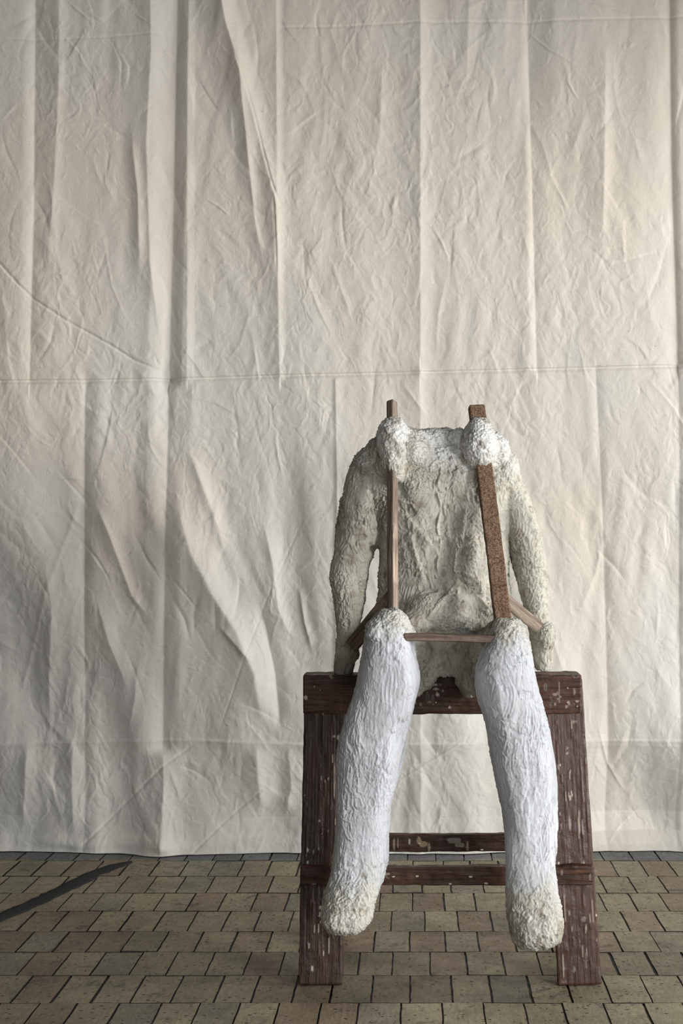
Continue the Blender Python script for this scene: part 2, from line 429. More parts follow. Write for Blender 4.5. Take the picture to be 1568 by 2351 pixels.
    S([(140, -200), (136, 200), (126, 420), (110, 620)], 4, 40, 24, .3)
    S([(880, 80), (872, 300), (850, 420)], 3.5, 40, 26, .4)
    S([(1080, -200), (1075, 60), (1068, 260)], 4, 60, 30, .4)
    S([(0-90, 560), (0, 605), (40, 650), (75, 685), (150, 735), (190, 757), (250, 790), (310, 828), (375, 853)], -2.6, 5, 6, .08)
    for p in ([(150, 0), (180, 25), (215, 55)], [(198, 28), (232, 48), (265, 62)], [(308, 34), (340, 55), (362, 66)], [(470, 455), (500, 472), (530, 498)],
              [(1300, 180), (1320, 215), (1330, 230)], [(1205, 60), (1260, 110), (1335, 155)], [(1360, 0), (1400, 20), (1450, 35)]):
        S(p, 1.6, 4, 4, .3)
    # horizontal folds / seams
    S([(-520, 884), (0, 875), (200, 873), (384, 869)], -5.5, 9, 3, 0, power=1.5)
    S([(384, 869), (640, 862), (965, 854), (1300, 845), (1568, 838), (2100, 822)], -5.5, 9, 3, 0, power=1.5)
    S([(0, 90), (140, 91), (400, 78)], -1.0, 6, 3, .1)
    S([(635, 62), (800, 58), (965, 48), (1212, 45), (1568, 35), (2100, 15)], -1.5, 7, 3, .02)
    S([(-520, 1720), (0, 1711), (190, 1707), (372, 1701), (450, 1700), (700, 1709), (965, 1707), (1380, 1704), (1568, 1702), (2100, 1694)], 3.6, 22, 6, 0, crest=.6)
    # lower panels
    S([(195, 875), (190, 1200), (190, 1707), (190, 1955)], -6, 34, 34, 0, amps=[1, 1, .9, .5])
    S([(770, 862), (774, 1100), (773, 1550)], 2.6, 10, 20, .02)
    S([(1368, 848), (1386, 1200), (1400, 1704), (1400, 1960)], -4, 24, 34, 0)
    S([(396, 1120), (440, 1270), (490, 1365), (545, 1450), (585, 1545), (606, 1690)], 20, 84, 60, .22, power=1.8, crest=4)
    S([(420, 1000), (470, 1130), (500, 1210), (520, 1300)], 8, 40, 30, .3, crest=3)
    S([(590, 1370), (612, 1450), (632, 1550), (645, 1690)], -7, 30, 30, .2)
    S([(500, 1430), (545, 1480), (580, 1520)], 6, 16, 30, .3)
    S([(685, 1340), (700, 1430), (722, 1508)], 5, 10, 20, .35)
    S([(600, 1180), (625, 1290), (640, 1400), (680, 1490)], 6, 36, 26, .3)
    S([(215, 1150), (245, 1215), (272, 1290), (300, 1368), (345, 1425)], 6, 34, 26, .2)
    S([(205, 1330), (250, 1480), (300, 1600)], 6, 40, 46, .35)
    S([(100, 1250), (120, 1400), (108, 1560), (110, 1700)], 6, 44, 40, .3)
    S([(180, 1150), (110, 1350), (38, 1606)], 1.1, 9, 9, .1, crest=3)
    S([(700, 1180), (610, 1382), (552, 1540), (500, 1690)], -.8, 4, 4, .12)
    S([(448, 1708), (372, 1760), (285, 1845), (178, 1952)], -1.7, 5, 6, .08)
    S([(612, 1806), (520, 1880), (432, 1958)], -1.5, 5, 5, .1)
    S([(372, 1712), (376, 1790), (374, 1950)], 17, 50, 56, .12, power=1.8, crest=3)
    S([(588, 1690), (592, 1780), (600, 1880)], 13, 66, 50, .3, power=1.8, crest=3)
    S([(165, 1690), (160, 1800), (166, 1930)], 8, 56, 40, .25)
    S([(60, 1690), (50, 1830), (40, 1930)], 6, 40, 40, .3)
    S([(660, 1700), (668, 1800), (650, 1900)], 6, 40, 40, .3)
    S([(1060, 1702), (1000, 1740), (920, 1790)], 1.8, 4, 4, .1)
    S([(1568, 1740), (1480, 1790), (1340, 1880)], 1.8, 4, 4, .1)
    S([(1520, 1840), (1450, 1900), (1400, 1950)], 1.4, 4, 4, .1)
    # lower strip leans back under the fold, hem kicks forward onto the floor
    yp = np.interp(GY, [-500, 1500, 1695, 1715, 1800, 1880, 1925, 1950, 1962], [0, 0, 2, 1, -18, -36, -34, -12, 2])
    Hm += yp*(.55+1.2*sstep(1150, 1450, GX)+.25*vn(GX/150, 0*GX, 0, 61))
    # swollen hem pieces
    for cx, cy, sx, sy, a in ((150, 1938, 90, 14, 9), (290, 1925, 80, 16, 12), (390, 1935, 30, 22, 10), (600, 1935, 120, 12, 6), (1060, 1940, 160, 12, 4), (1480, 1935, 120, 14, 6)):
        Hm += a*np.exp(-((GX-cx)/sx)**2-((GY-cy)/sy)**2)
    # bottom outline of the hem (photo) : stretch the last rows
    hem = np.interp(xs, [-520, 0, 130, 150, 260, 330, 372, 430, 560, 700, 965, 1360, 1568, 2100],
                        [1958, 1961, 1959, 1962, 1966, 1969, 1973, 1972, 1965, 1962, 1962, 1960, 1958, 1958])
    k = sstep(1700, 1962, GY)
    GYw = GY+(hem[None, :]-1962)*k
    px = 4.257/F
    Yv = 4.262-Hm*px
    Xv = (GX-CX)*px; Zv = CAMZ-(GYw-HY)*px
    Zv = np.maximum(Zv, .0015)
    # cloth leans a little outwards where it pools
    dn = np.clip((hem[None, :]-1962), 0, 20)*k
    Yv -= dn*.0045
    Zv = np.maximum(Zv, .0030)
    co = np.stack([Xv.ravel(), Yv.ravel(), Zv.ravel()], 1)
    i = np.arange(nx*ny).reshape(ny, nx)
    f = np.stack([i[:-1, :-1], i[1:, :-1], i[1:, 1:], i[:-1, 1:]], -1).reshape(-1, 4)
    warm, cool = np.array(lin(215, 206, 194)), np.array(lin(211, 209, 203))
    q = np.clip(.5+.5*vn(GX/330, GY/420, 0, 71)+.35*sstep(1500, 300, GY)-.35*sstep(900, 1600, GY)+.12*vn(GX/60, GY/90, 0, 72), 0, 1).ravel()[:, None]
    c = cool*(1-q)+warm*q
    o = mesh_np('canvas_sheet', co, f, M_cloth, col=c)
    tag(o, 'large creased cream canvas sheet hanging behind the plaster figure down to the floor', 'curtain')
build_cloth()

# ------------------------------------------------------------------ boards
def board(name, a, b, width, thick, mat, parent, side=(1, 0, 0), tint=(1, 1, 1), seed=0, rough=.0008, wa=None, res=.003, nicks=(), drip=0, face=1.0, marks=()):
    """plank from point a to b (centres of its end faces); width along side, thick across. Local z = length."""
    a = Vector(a); b = Vector(b); ez = (b-a); L = ez.length; ez.normalize()
    ex = (Vector(side)-Vector(side).dot(ez)*ez).normalized(); ey = ez.cross(ex).normalized()
    r = min(.003, thick*.2); hw, ht = width/2, thick/2
    pts = []
    def seg(p, q):
        n = max(2, int(math.dist(p, q)/res))
        for k in range(n): t = k/n; pts.append((p[0]+(q[0]-p[0])*t, p[1]+(q[1]-p[1])*t))
    def arc(cx, cy, a0):
        for k in range(3):
            t = a0+k*math.pi/6; pts.append((cx+r*math.cos(t), cy+r*math.sin(t)))
    arc(hw-r, ht-r, 0); seg((hw-r, ht), (-hw+r, ht)); arc(-hw+r, ht-r, math.pi/2); seg((-hw, ht-r), (-hw, -ht+r))
    arc(-hw+r, -ht+r, math.pi); seg((-hw+r, -ht), (hw-r, -ht)); arc(hw-r, -ht+r, 1.5*math.pi); seg((hw, -ht+r), (hw, ht-r))
    P = np.array(pts); m = len(P)
    n = max(3, int(L/res))
    zs = np.linspace(r, L-r, n)
    rings = [(0., .0), (0., .5), (0., 1-r/hw)]+[(z, 1.) for z in zs]+[(L, 1-r/hw), (L, .5), (L, .0)]
    U = []; 
    for z, s in rings:
        sc = s if s < .6 else 1.
        Q = P*max(sc, .001)
        if .6 < s < 1: Q = np.stack([np.clip(P[:, 0], -hw+r*.7, hw-r*.7), np.clip(P[:, 1], -ht+r*.7, ht-r*.7)], 1)
        U.append(np.concatenate([Q, np.full((m, 1), z)], 1))
    V = np.concatenate(U); R = len(rings)
    wfac = 1 if wa is None else np.interp(V[:, 2]/L, [0, 1], wa)
    V[:, 0] *= wfac
    # relief: grain, lumps of old paint, worn corners
    x, y, z = V.T
    nrm = np.stack([x/hw, y/ht], 1); big = np.abs(nrm).max(1, keepdims=True)+1e-6
    nn = np.where(np.abs(nrm) >= big*.92, np.sign(nrm), 0)
    d = rough*(ridged(x*140, y*140, z*9, seed, 2)+.8*vn(x*60, y*60, z*60, seed+3))
    crest = sstep(.35, .8, vn(x*38, y*38, z*11, seed+5))*rough*1.4
    d = d+crest
    corner = (np.abs(nrm[:, 0]) > .93)&(np.abs(nrm[:, 1]) > .8)
    d = d-np.where(corner, np.abs(vn(x*30, y*30, z*30, seed+7))*.0035*sstep(.1, .8, vn(x*9, y*9, z*14, seed+8)), 0)
    V[:, 0] += nn[:, 0]*d; V[:, 1] += nn[:, 1]*d
    V[:, 0] += .0012*vn(z*4, z*0, z*0, seed+9)
    for k, zf_ in enumerate(nicks or ()):
        g = np.exp(-((z-zf_*L-.0015*np.sin(x*200))/.0022)**2)*sstep(-hw*.9+k*hw, -hw*.6+k*hw, -x*(1-2*k)+k*hw)*(y < 0); V[:, 1] += g*.006; col_nick = g
    # drips of paint running down: thin raised strings
    cdr = np.zeros(len(V))
    rr = random.Random(seed*13+5)
    for k in range(drip):
        zz = rr.uniform(.05, .95)*L; xx = rr.uniform(-hw*.92, hw*.92); ln = rr.uniform(.003, .012) if k % 3 else rr.uniform(.015, .05); wd = rr.uniform(.0009, .0020)
        horizontal = abs(ez.z) < .5
        dl, dw = (x-xx, z-zz) if horizontal else (z-zz, x-xx)
        body = sstep(ln, ln*.7, np.abs(dl+.0008*vn(dl*200, dl*0, dl*0, k)))*np.clip(1-(dw/wd)**2, 0, 1)*(y < -ht*.6)
        V[:, 1] -= body*.0020; cdr = np.maximum(cdr, body)
    W = np.array([[*ex], [*ey], [*ez]])
    i = np.arange(R*m).reshape(R, m); j = np.roll(i, -1, 1)
    f = np.stack([i[:-1], j[:-1], j[1:], i[1:]], -1).reshape(-1, 4)
    col = np.array(tint)*(1+.30*vn(x*12, y*12, z*7, seed+20)[:, None]+.16*vn(x*40, y*40, z*22, seed+21)[:, None])
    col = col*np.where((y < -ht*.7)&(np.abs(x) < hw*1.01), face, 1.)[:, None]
    edgew = (np.abs(nrm[:, 0]) > .95)*sstep(.0, .6, vn(x*20, y*20, z*26, seed+22))
    col = col*(1+.9*edgew[:, None])
    PA = np.zeros((len(V), 4))
    def lay(mask, rgb):
        mask = np.clip(mask, 0, 1)[:, None]; PA[:, :3] = PA[:, :3]*(1-mask)+np.array(rgb)*mask if PA[:, 3].any() else np.array(rgb)
        PA[:, 3:] = np.maximum(PA[:, 3:], mask)
    light_dr = (vn(z*25, x*55, 0*z, seed+40) > .15)
    lay(cdr*light_dr*.75, lin(176, 166, 150)); col = col*(1+.5*(cdr*~light_dr))[:, None]
    sp = sstep(.84, .90, vn(x*46, y*46, z*30, seed+30)+.25*vn(x*170, y*170, z*150, seed+31))
    lay(sp*.7, lin(150, 138, 120))
    if marks:
        Wp = np.array(a)[None]+V[:, :1]*np.array(ex)+V[:, 1:2]*np.array(ey)+V[:, 2:]*np.array(ez)
        qx, qy = CX+Wp[:, 0]*F/Wp[:, 1], HY-(Wp[:, 2]-CAMZ)*F/Wp[:, 1]
        for k, (mx, my, rx, ry, mc, st) in enumerate(marks):
            hard = not isinstance(mc, tuple) or mc[0] < 0
            hs = .72 if hard else 1.
            e = ((qx-mx)/(rx*hs))**2+((qy-my)/(ry*hs))**2+(.5 if hard else .3)*vn(Wp[:, 0]*300, Wp[:, 1]*90, Wp[:, 2]*300, 200+k)
            fr = Wp[:, 1] < Wp[:, 1].mean()
            if hard: lay(sstep(1.1, .75, e)*st*fr, lin(*[-q for q in mc]))
            else:
                mm = sstep(1.3, .2, e)*st*fr
                col = col*(1-mm[:, None])+np.array(mc)*mm[:, None]
    o = mesh_np(name, V, f, mat, col=col)
    ca = o.data.color_attributes.new('paint', 'FLOAT_COLOR', 'POINT'); ca.data.foreach_set('color', PA.astype(np.float32).ravel())
    from mathutils import Matrix
    Mx = Matrix(((ex.x, ey.x, ez.x, a.x), (ex.y, ey.y, ez.y, a.y), (ex.z, ey.z, ez.z, a.z), (0, 0, 0, 1)))
    if ex.cross(ey).dot(ez) < 0: print('flipped', name)
    if parent:
        o.parent = parent; o.matrix_local = Matrix.Translation(-parent.location) @ Mx
    else: o.matrix_world = Mx
    return o

# ------------------------------------------------------------------ trestle
TZ = .706
tr = empty('trestle', (.065, 3.19, 0))
tag(tr, 'paint-spattered dark brown wooden trestle standing on the pavers under the plaster figure', 'trestle')
def yf(z): return 3.014+(3.135-3.014)*z/TZ       # plane of the front legs' front faces
def yr(z): return 3.383+(3.215-3.383)*z/TZ       # plane of the rear legs' front faces
th = .028
PALE, TAN, GREYP, DK = (-186, -178, -166), (-128, -108, -84), (-122, -118, -112), (-26, -27, -30)
def leg_board(xb, xt, wb, wt, front, mat, seed, tint, zb=0.0, drip=30, marks=()):
    y = yf if front else yr
    zt = TZ-.012
    return board('leg', (xb, y(zb)+th/2, zb+.0012), (xt, y(zt)+th/2, zt), wb, th, mat, tr, side=(1, 0, 0), seed=seed, tint=tint, wa=(1, wt/wb), drip=drip, marks=marks, res=.0024)
lx0, lx1 = X_(685, 3.014), X_(785, 3.014)
leg_board((lx0+lx1)/2, (-.2683-.170)/2+.0, lx1-lx0, .097, True, M_dark, 1, (1, 1, 1), drip=34, marks=[(735, 1770, 4.5, 6.5, PALE, .8), (700, 1818, 2.5, 12, PALE, .8), (733, 1885, 3, 3, PALE, .8), (706, 1952, 4, 6, PALE, .8),
    (752, 1908, 1.6, 7, PALE, .9), (717, 2225, 2.5, 12, PALE, .9), (742, 2188, 2, 11, PALE, .9), (710, 2172, 2, 9, PALE, .8), (731, 2130, 2, 14, PALE, .8), (698, 1722, 2, 10, PALE, .7),
    (745, 2200, 34, 60, (1.7, 1.45, 1.3), .45), (722, 1700, 18, 46, (1.6, 1.25, 1.1), .4)])
rx0, rx1 = X_(1281, 3.014), X_(1380, 3.014)
rt0, rt1 = X_(1250, 3.135), X_(1336, 3.135)
leg_board((rx0+rx1)/2, (rt0+rt1)/2, rx1-rx0, rt1-rt0, True, M_right, 2, (1, 1, 1), drip=60, marks=[(1313, 1812, 4.5, 20, PALE, .95), (1309, 1832, 3.5, 8, PALE, .9), (1291, 1705, 3.5, 10, GREYP, .8), (1290, 1690, 3, 5, DK, .8),
    (1308, 1890, 5, 22, GREYP, .5), (1288, 1900, 2, 16, GREYP, .7), (1340, 1720, 1.6, 26, DK, .6), (1325, 2170, 46, 95, (.62, .60, .60), .6), (1318, 2225, 4, 12, GREYP, .7), (1346, 2200, 2.5, 30, GREYP, .6),
    (1340, 2110, 8, 9, GREYP, .6), (1357, 1880, 3, 50, (1.7, 1.5, 1.3), .6)])
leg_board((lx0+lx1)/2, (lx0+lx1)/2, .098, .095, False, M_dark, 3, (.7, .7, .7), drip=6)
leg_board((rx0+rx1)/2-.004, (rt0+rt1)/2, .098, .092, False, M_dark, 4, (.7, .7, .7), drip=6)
# top beam (front board stands proud of the legs)
zb_, zt_ = Z_(1640, 3.112), TZ
board('top_beam', (-.2690, 3.152, (zb_+zt_)/2), (.3945, 3.152, (zb_+zt_)/2+.002), zt_-zb_, .080, M_rail, tr, side=(0, 0, 1), seed=5, tint=(.95, .9, .88), drip=46, rough=.0012, res=.0022, marks=[(1290, 1590, 46, 44, (1.75, 1.35, 1.15), .5), (1002, 1582, 11, 4, PALE, .95), (1004, 1594, 6, 7, PALE, .95),
    (1000, 1572, 5, 4, PALE, .9), (982, 1600, 4, 16, DK, .9), (994, 1606, 3, 16, DK, .9), (1020, 1593, 10, 3, (1.8, 1.8, 1.8), .6), (1284, 1590, 2, 32, GREYP, .8), (1325, 1610, 5, 4, PALE, .8), (1304, 1612, 3, 4, PALE, .8),
    (1265, 1612, 3, 18, DK, .95), (1252, 1578, 5, 14, DK, .8), (702, 1602, 5, 9, PALE, .9), (1318, 1588, 3, 10, GREYP, .8), (1322, 1552, 10, 6, DK, .9), (722, 1577, 3, 3, PALE, .8), (1032, 1624, 4, 4, PALE, .8)])
zr = (Z_(1990, 3.036)+Z_(2032, 3.036))/2; hr = Z_(1990, 3.036)-Z_(2032, 3.036)
board('front_rail', (X_(690, 3.036), yf(zr)-.011, zr), (X_(1363, 3.036), yf(zr)-.011, zr+.001), hr, .022, M_rail, tr, side=(0, 0, 1), seed=6, tint=(.95, .9, .88), drip=60, rough=.0014, res=.0022, marks=[(1340, 2008, 24, 16, (1.6, 1.5, 1.4), .5), (1355, 2012, 3, 12, GREYP, .7), (1290, 2005, 2, 14, GREYP, .7), (1010, 2008, 90, 14, (1.5, 1.3, 1.2), .4)])
board('rear_rail', (-.262, yr(.25)+th+.011, .2505), (.408, yr(.25)+th+.011, .2515), .044, .022, M_dark, tr, side=(0, 0, 1), seed=7, tint=(1, .92, .88), drip=22, rough=.0012, res=.0022, marks=[(972, 1938, 13, 9, TAN, .95), (985, 1946, 4, 14, TAN, .9), (962, 1930, 7, 12, TAN, .8), (1042, 1930, 24, 9, GREYP, .9), (1055, 1940, 16, 7, GREYP, .9), (1073, 1944, 4, 15, TAN, .9), (905, 1938, 3, 20, TAN, .8), (913, 1936, 2, 18, TAN, .8), (940, 1932, 3, 9, PALE, .7)])

def lathe(name, loc, prof, mat, parent, axis='-y', n=16):
    V = []; 
    for r, h in prof:
        for k in range(n):
            t = 2*math.pi*k/n; V.append((r*math.cos(t)+loc[0], loc[1]-h, r*math.sin(t)+loc[2]))
    i = np.arange(len(prof)*n).reshape(len(prof), n); j = np.roll(i, -1, 1)
    f = np.stack([i[:-1], j[:-1], j[1:], i[1:]], -1).reshape(-1, 4)
    return mesh_np(name, V, f, mat, parent)
bx, bz = X_(1017, 3.11), Z_(1586, 3.11)
lathe('screw', (bx, 3.112, bz), [(.0001, .0005), (.0014, .0005), (.0016, .0015), (.0028, .0022), (.0034, .0012), (.0035, -.002)], M_metal, tr)
for (qx, qy) in ((1000, 1613), (1325, 1622), (735, 1584), (1303, 1580)):
    lathe('screw', (X_(qx, 3.11), 3.112, Z_(qy, 3.11)), [(.0001, .0015), (.0016, .0013), (.0022, .0005), (.0023, -.002)], M_metal, tr, n=10)

# ------------------------------------------------------------------ plaster figure
fig = empty('plaster_figure', (.055, 3.16, TZ))
tag(fig, 'headless white plaster sculpture of a seated man held by wooden battens on the trestle', 'sculpture')
RING = 40
def loft(rows, e=2.2):
    """rows: (py, pxL, pxR, Yc, ry) horizontal slices"""
    V = []; rr = []
    # densify
    rows = np.array(rows, float); t = np.arange(len(rows)); tt = np.linspace(0, len(rows)-1, (len(rows)-1)*4+1)
    R = np.stack([np.interp(tt, t, rows[:, k]) for k in range(5)], 1)
    for _ in range(2): R[1:-1] = (R[:-2]+2*R[1:-1]+R[2:])/4
    for py, l, r, yc, ry in R:
        z = Z_(py, yc); x0, x1 = X_(l, yc-ry*.2), X_(r, yc-ry*.2)
        rr.append(((x0+x1)/2, yc, z, (x1-x0)/2, ry))
    for (cx, cy, cz, rx, ry) in rr:
        a = np.linspace(0, 2*np.pi, RING, endpoint=False)
        c, s = np.cos(a), np.sin(a)
        V.append(np.stack([cx+rx*np.sign(c)*np.abs(c)**(2/e), cy+ry*np.sign(s)*np.abs(s)**(2/e), np.full(RING, cz)], 1))
    return close(V)
def close(V):
    n = len(V[0]); top = V[0].mean(0); bot = V[-1].mean(0); R = len(V)
    P = np.concatenate(V+[top[None], bot[None]])
    i = np.arange(R*n).reshape(R, n); j = np.roll(i, -1, 1)
    F4 = np.stack([i[:-1], i[1:], j[1:], j[:-1]], -1).reshape(-1, 4)
    t = R*n
    F3 = np.concatenate([np.stack([np.full(n, t), i[0], j[0]], 1), np.stack([np.full(n, t+1), j[-1], i[-1]], 1)])
    # orient outward (signed volume)
    tri = np.concatenate([F4[:, :3], F4[:, [0, 2, 3]], F3]); c = P.mean(0); A, B, C_ = (P[tri[:, k]]-c for k in range(3))
    if np.einsum('ij,ij->i', A, np.cross(B, C_)).sum() < 0: F4 = F4[:, ::-1]; F3 = F3[:, ::-1]
    return P, F4, F3
def tube(pts, e=2.0):
    """pts: (x,y,z,r1,r2) chain; rings perpendicular to the path, r1 horizontal-ish"""
    p = np.array(pts, float); t = np.arange(len(p)); tt = np.linspace(0, len(p)-1, (len(p)-1)*5+1)
    R = np.stack([np.interp(tt, t, p[:, k]) for k in range(5)], 1)
    for _ in range(3): R[1:-1] = (R[:-2]+2*R[1:-1]+R[2:])/4
    d = np.gradient(R[:, :3], axis=0); d /= np.linalg.norm(d, axis=1)[:, None]
    V = []; a = np.linspace(0, 2*np.pi, RING, endpoint=False)
    for k in range(len(R)):
        ref = np.array([1., 0, 0]); u = ref-ref.dot(d[k])*d[k]; u /= np.linalg.norm(u); v = np.cross(d[k], u)
        V.append(R[k, :3]+np.outer(np.cos(a)*R[k, 3], u)+np.outer(np.sin(a)*R[k, 4], v))
    return close(V)
def ball(c, r):
    V = []; a = np.linspace(0, 2*np.pi, RING, endpoint=False)
    for t in np.linspace(.06, math.pi-.06, 18):
        V.append(np.stack([c[0]+r[0]*math.sin(t)*np.cos(a), c[1]+r[1]*math.sin(t)*np.sin(a), np.full(RING, c[2]+r[2]*math.cos(t))], 1))
    return close(V)
def B(px, py, Y, rx, ry, rz):   # ball at pixel with radii in metres
    return ball(at(px, py, Y), (rx, ry, rz))

YT = 3.165
torso = [
 loft([(998, 900, 1122, 3.180, .030), (1010, 878, 1136, 3.178, .045), (1026, 852, 1152, 3.172, .062), (1046, 828, 1170, 3.168, .082), (1085, 822, 1190, 3.165, .096),
       (1130, 828, 1185, 3.165, .100), (1180, 850, 1180, 3.165, .102), (1240, 868, 1172, 3.162, .102), (1300, 872, 1168, 3.160, .100),
       (1350, 870, 1170, 3.160, .098), (1400, 858, 1182, 3.160, .102), (1450, 848, 1200, 3.158, .105), (1500, 840, 1215, 3.155, .105), (1543, 842, 1212, 3.155, .100)], 2.15),
 tube([(X_(902, 3.12), 3.13, Z_(970, 3.12), .018, .024), (X_(903, 3.11), 3.12, Z_(985, 3.11), .034, .044), (X_(904, 3.10), 3.10, Z_(1020, 3.1), .040, .052), (X_(906, 3.09), 3.09, Z_(1055, 3.09), .036, .046), (X_(905, 3.07), 3.075, Z_(1085, 3.07), .026, .038), (X_(906, 3.06), 3.065, Z_(1108, 3.06), .016, .022)]), B(945, 1035, 3.125, .055, .045, .055), B(930, 1000, 3.15, .040, .04, .020), B(930, 1085, 3.10, .030, .035, .040), B(878, 1040, 3.14, .032, .045, .035), B(885, 1075, 3.12, .030, .04, .035),
 tube([(X_(1094, 3.12), 3.13, Z_(968, 3.12), .020, .026), (X_(1097, 3.11), 3.12, Z_(985, 3.11), .033, .046), (X_(1101, 3.10), 3.10, Z_(1020, 3.1), .041, .054), (X_(1104, 3.09), 3.09, Z_(1050, 3.09), .038, .046), (X_(1108, 3.07), 3.075, Z_(1076, 3.07), .026, .026)]), B(1075, 1030, 3.135, .035, .045, .040), B(1135, 1040, 3.135, .034, .045, .045), B(940, 1040, 3.12, .060, .060, .050),
 B(1000, 1025, 3.165, .085, .055, .044), B(1025, 996, 3.17, .018, .03, .016), B(1055, 1012, 3.15, .040, .05, .028),
 B(850, 1075, 3.165, .040, .065, .040), B(1155, 1082, 3.165, .040, .065, .046),
 tube([(X_(905, 3.15), 3.15, Z_(1010, 3.15), .030, .045), (X_(868, 3.16), 3.16, Z_(1040, 3.16), .032, .05), (X_(840, 3.17), 3.17, Z_(1072, 3.17), .03, .05)]),
 tube([(X_(1105, 3.15), 3.15, Z_(1005, 3.15), .028, .045), (X_(1135, 3.16), 3.16, Z_(1042, 3.16), .030, .05), (X_(1160, 3.17), 3.17, Z_(1080, 3.17), .03, .05)]),
 B(1085, 1200, 3.11, .035, .04, .09), B(975, 1180, 3.115, .03, .03, .05), B(1040, 1330, 3.10, .05, .04, .07),
 # chest, belly, dark groove below the ribs left by separate lumps
 B(958, 1125, 3.098, .045, .040, .060), B(1052, 1120, 3.098, .045, .038, .060), B(1010, 1240, 3.10, .075, .042, .110),
 B(1080, 1300, 3.09, .045, .045, .090), B(1010, 1400, 3.075, .085, .055, .055), B(950, 1430, 3.07, .050, .06, .035),
]
thighs = [
 tube([(X_(905, 3.14), 3.19, .735, .060, .062), (X_(905, 3.0), 3.05, .755, .062, .066), (X_(898, 2.93), 2.955, .790, .055, .072), (X_(895, 2.9), 2.915, .80, .046, .070)]),
 tube([(X_(1110, 3.14), 3.19, .735, .060, .062), (X_(1125, 3.0), 3.05, .755, .060, .066), (X_(1150, 2.93), 2.955, .780, .052, .072), (X_(1160, 2.9), 2.915, .79, .046, .070)]),
 B(968, 1530, 3.08, .042, .045, .060), B(945, 1500, 3.04, .045, .05, .05), B(1078, 1535, 3.08, .036, .045, .062), B(1100, 1560, 3.02, .034, .045, .034),
 B(950, 1570, 3.02, .022, .035, .025),
]
arm_l = [loft([(1040, 822, 860, 3.178, .022), (1052, 812, 872, 3.176, .040), (1078, 798, 885, 3.175, .056), (1120, 785, 892, 3.172, .064), (1170, 776, 892, 3.170, .064), (1220, 770, 884, 3.168, .062),
       (1262, 764, 866, 3.168, .058), (1300, 758, 845, 3.168, .053), (1350, 758, 839, 3.165, .050), (1400, 766, 836, 3.160, .046), (1450, 774, 826, 3.155, .042),
       (1500, 772, 824, 3.150, .042), (1530, 768, 818, 3.150, .044), (1551, 767, 812, 3.150, .040)], 2.1),
       B(803, 1500, 3.13, .030, .04, .03)]
arm_r = [loft([(1042, 1140, 1168, 3.178, .022), (1056, 1138, 1180, 3.176, .040), (1085, 1138, 1195, 3.175, .056), (1130, 1140, 1210, 3.172, .062), (1180, 1150, 1225, 3.170, .062), (1240, 1162, 1241, 3.168, .060),
       (1290, 1176, 1252, 3.168, .055), (1350, 1190, 1258, 3.165, .052), (1400, 1202, 1259, 3.160, .048), (1440, 1210, 1268, 3.155, .046), (1480, 1216, 1276, 3.150, .046),
       (1515, 1220, 1276, 3.148, .044), (1540, 1230, 1266, 3.148, .036)], 2.1),
       B(1250, 1465, 3.13, .030, .045, .04)]
leg_l = [loft([(1405, 880, 918, 2.88, .026), (1420, 858, 932, 2.878, .042), (1450, 842, 944, 2.876, .056), (1490, 832, 952, 2.874, .064), (1530, 824, 962, 2.874, .070), (1560, 818, 967, 2.876, .074),
       (1600, 808, 957, 2.880, .074), (1650, 792, 947, 2.884, .072), (1690, 776, 938, 2.888, .072), (1740, 770, 927, 2.892, .070), (1790, 770, 914, 2.896, .066),
       (1840, 770, 897, 2.900, .062), (1900, 772, 891, 2.904, .057), (1940, 768, 889, 2.906, .055), (1975, 763, 889, 2.904, .053), (2010, 757, 880, 2.896, .052), (2045, 748, 868, 2.885, .054),
       (2080, 738, 856, 2.872, .058), (2108, 740, 853, 2.864, .056), (2122, 748, 842, 2.862, .050), (2130, 762, 824, 2.862, .036)], 2.5),
       B(925, 1470, 2.90, .026, .04, .040), B(865, 1455, 2.85, .026, .03, .030)]
leg_r = [loft([(1425, 1142, 1188, 2.885, .028), (1440, 1136, 1198, 2.880, .042), (1470, 1124, 1211, 2.876, .055), (1505, 1104, 1222, 2.874, .062), (1540, 1094, 1231, 2.874, .068), (1590, 1096, 1242, 2.878, .072),
       (1640, 1112, 1256, 2.882, .072), (1690, 1121, 1267, 2.886, .072), (1750, 1130, 1278, 2.890, .068), (1800, 1141, 1279, 2.896, .065), (1850, 1154, 1279, 2.900, .061),
       (1900, 1160, 1280, 2.902, .058), (1960, 1165, 1281, 2.900, .055), (2010, 1165, 1284, 2.890, .056), (2050, 1166, 1288, 2.878, .060), (2090, 1168, 1291, 2.866, .066),
       (2125, 1171, 1291, 2.858, .068), (2150, 1175, 1286, 2.856, .062), (2163, 1183, 1262, 2.856, .048), (2171, 1195, 1225, 2.856, .03)], 2.5)]

def fuse(parts, voxel, smooth):
    V = []; Q = []; T = []; b = 0
    for P, F4, F3 in parts: V.append(P); Q.append(F4+b); T.append(F3+b); b += len(P)
    o = mesh_np('tmp', np.concatenate(V), [np.concatenate(Q), np.concatenate(T)], M_plaster)
    r = o.modifiers.new('r', 'REMESH'); r.mode = 'VOXEL'; r.voxel_size = voxel
    s = o.modifiers.new('s', 'SMOOTH'); s.iterations = smooth; s.factor = .5
    dg = bpy.context.evaluated_depsgraph_get(); dg.update()
    me = o.evaluated_get(dg).to_mesh()
    n = len(me.vertices); co = np.empty(n*3); me.vertices.foreach_get('co', co)
    nf = len(me.polygons); nl = len(me.loops); lv = np.empty(nl, np.int32); me.loops.foreach_get('vertex_index', lv)
    lt = np.empty(nf, np.int32); me.polygons.foreach_get('loop_total', lt)
    assert (lt == 4).all()
    m = o.data; bpy.data.objects.remove(o); bpy.data.meshes.remove(m)
    return co.reshape(-1, 3), lv.reshape(-1, 4)
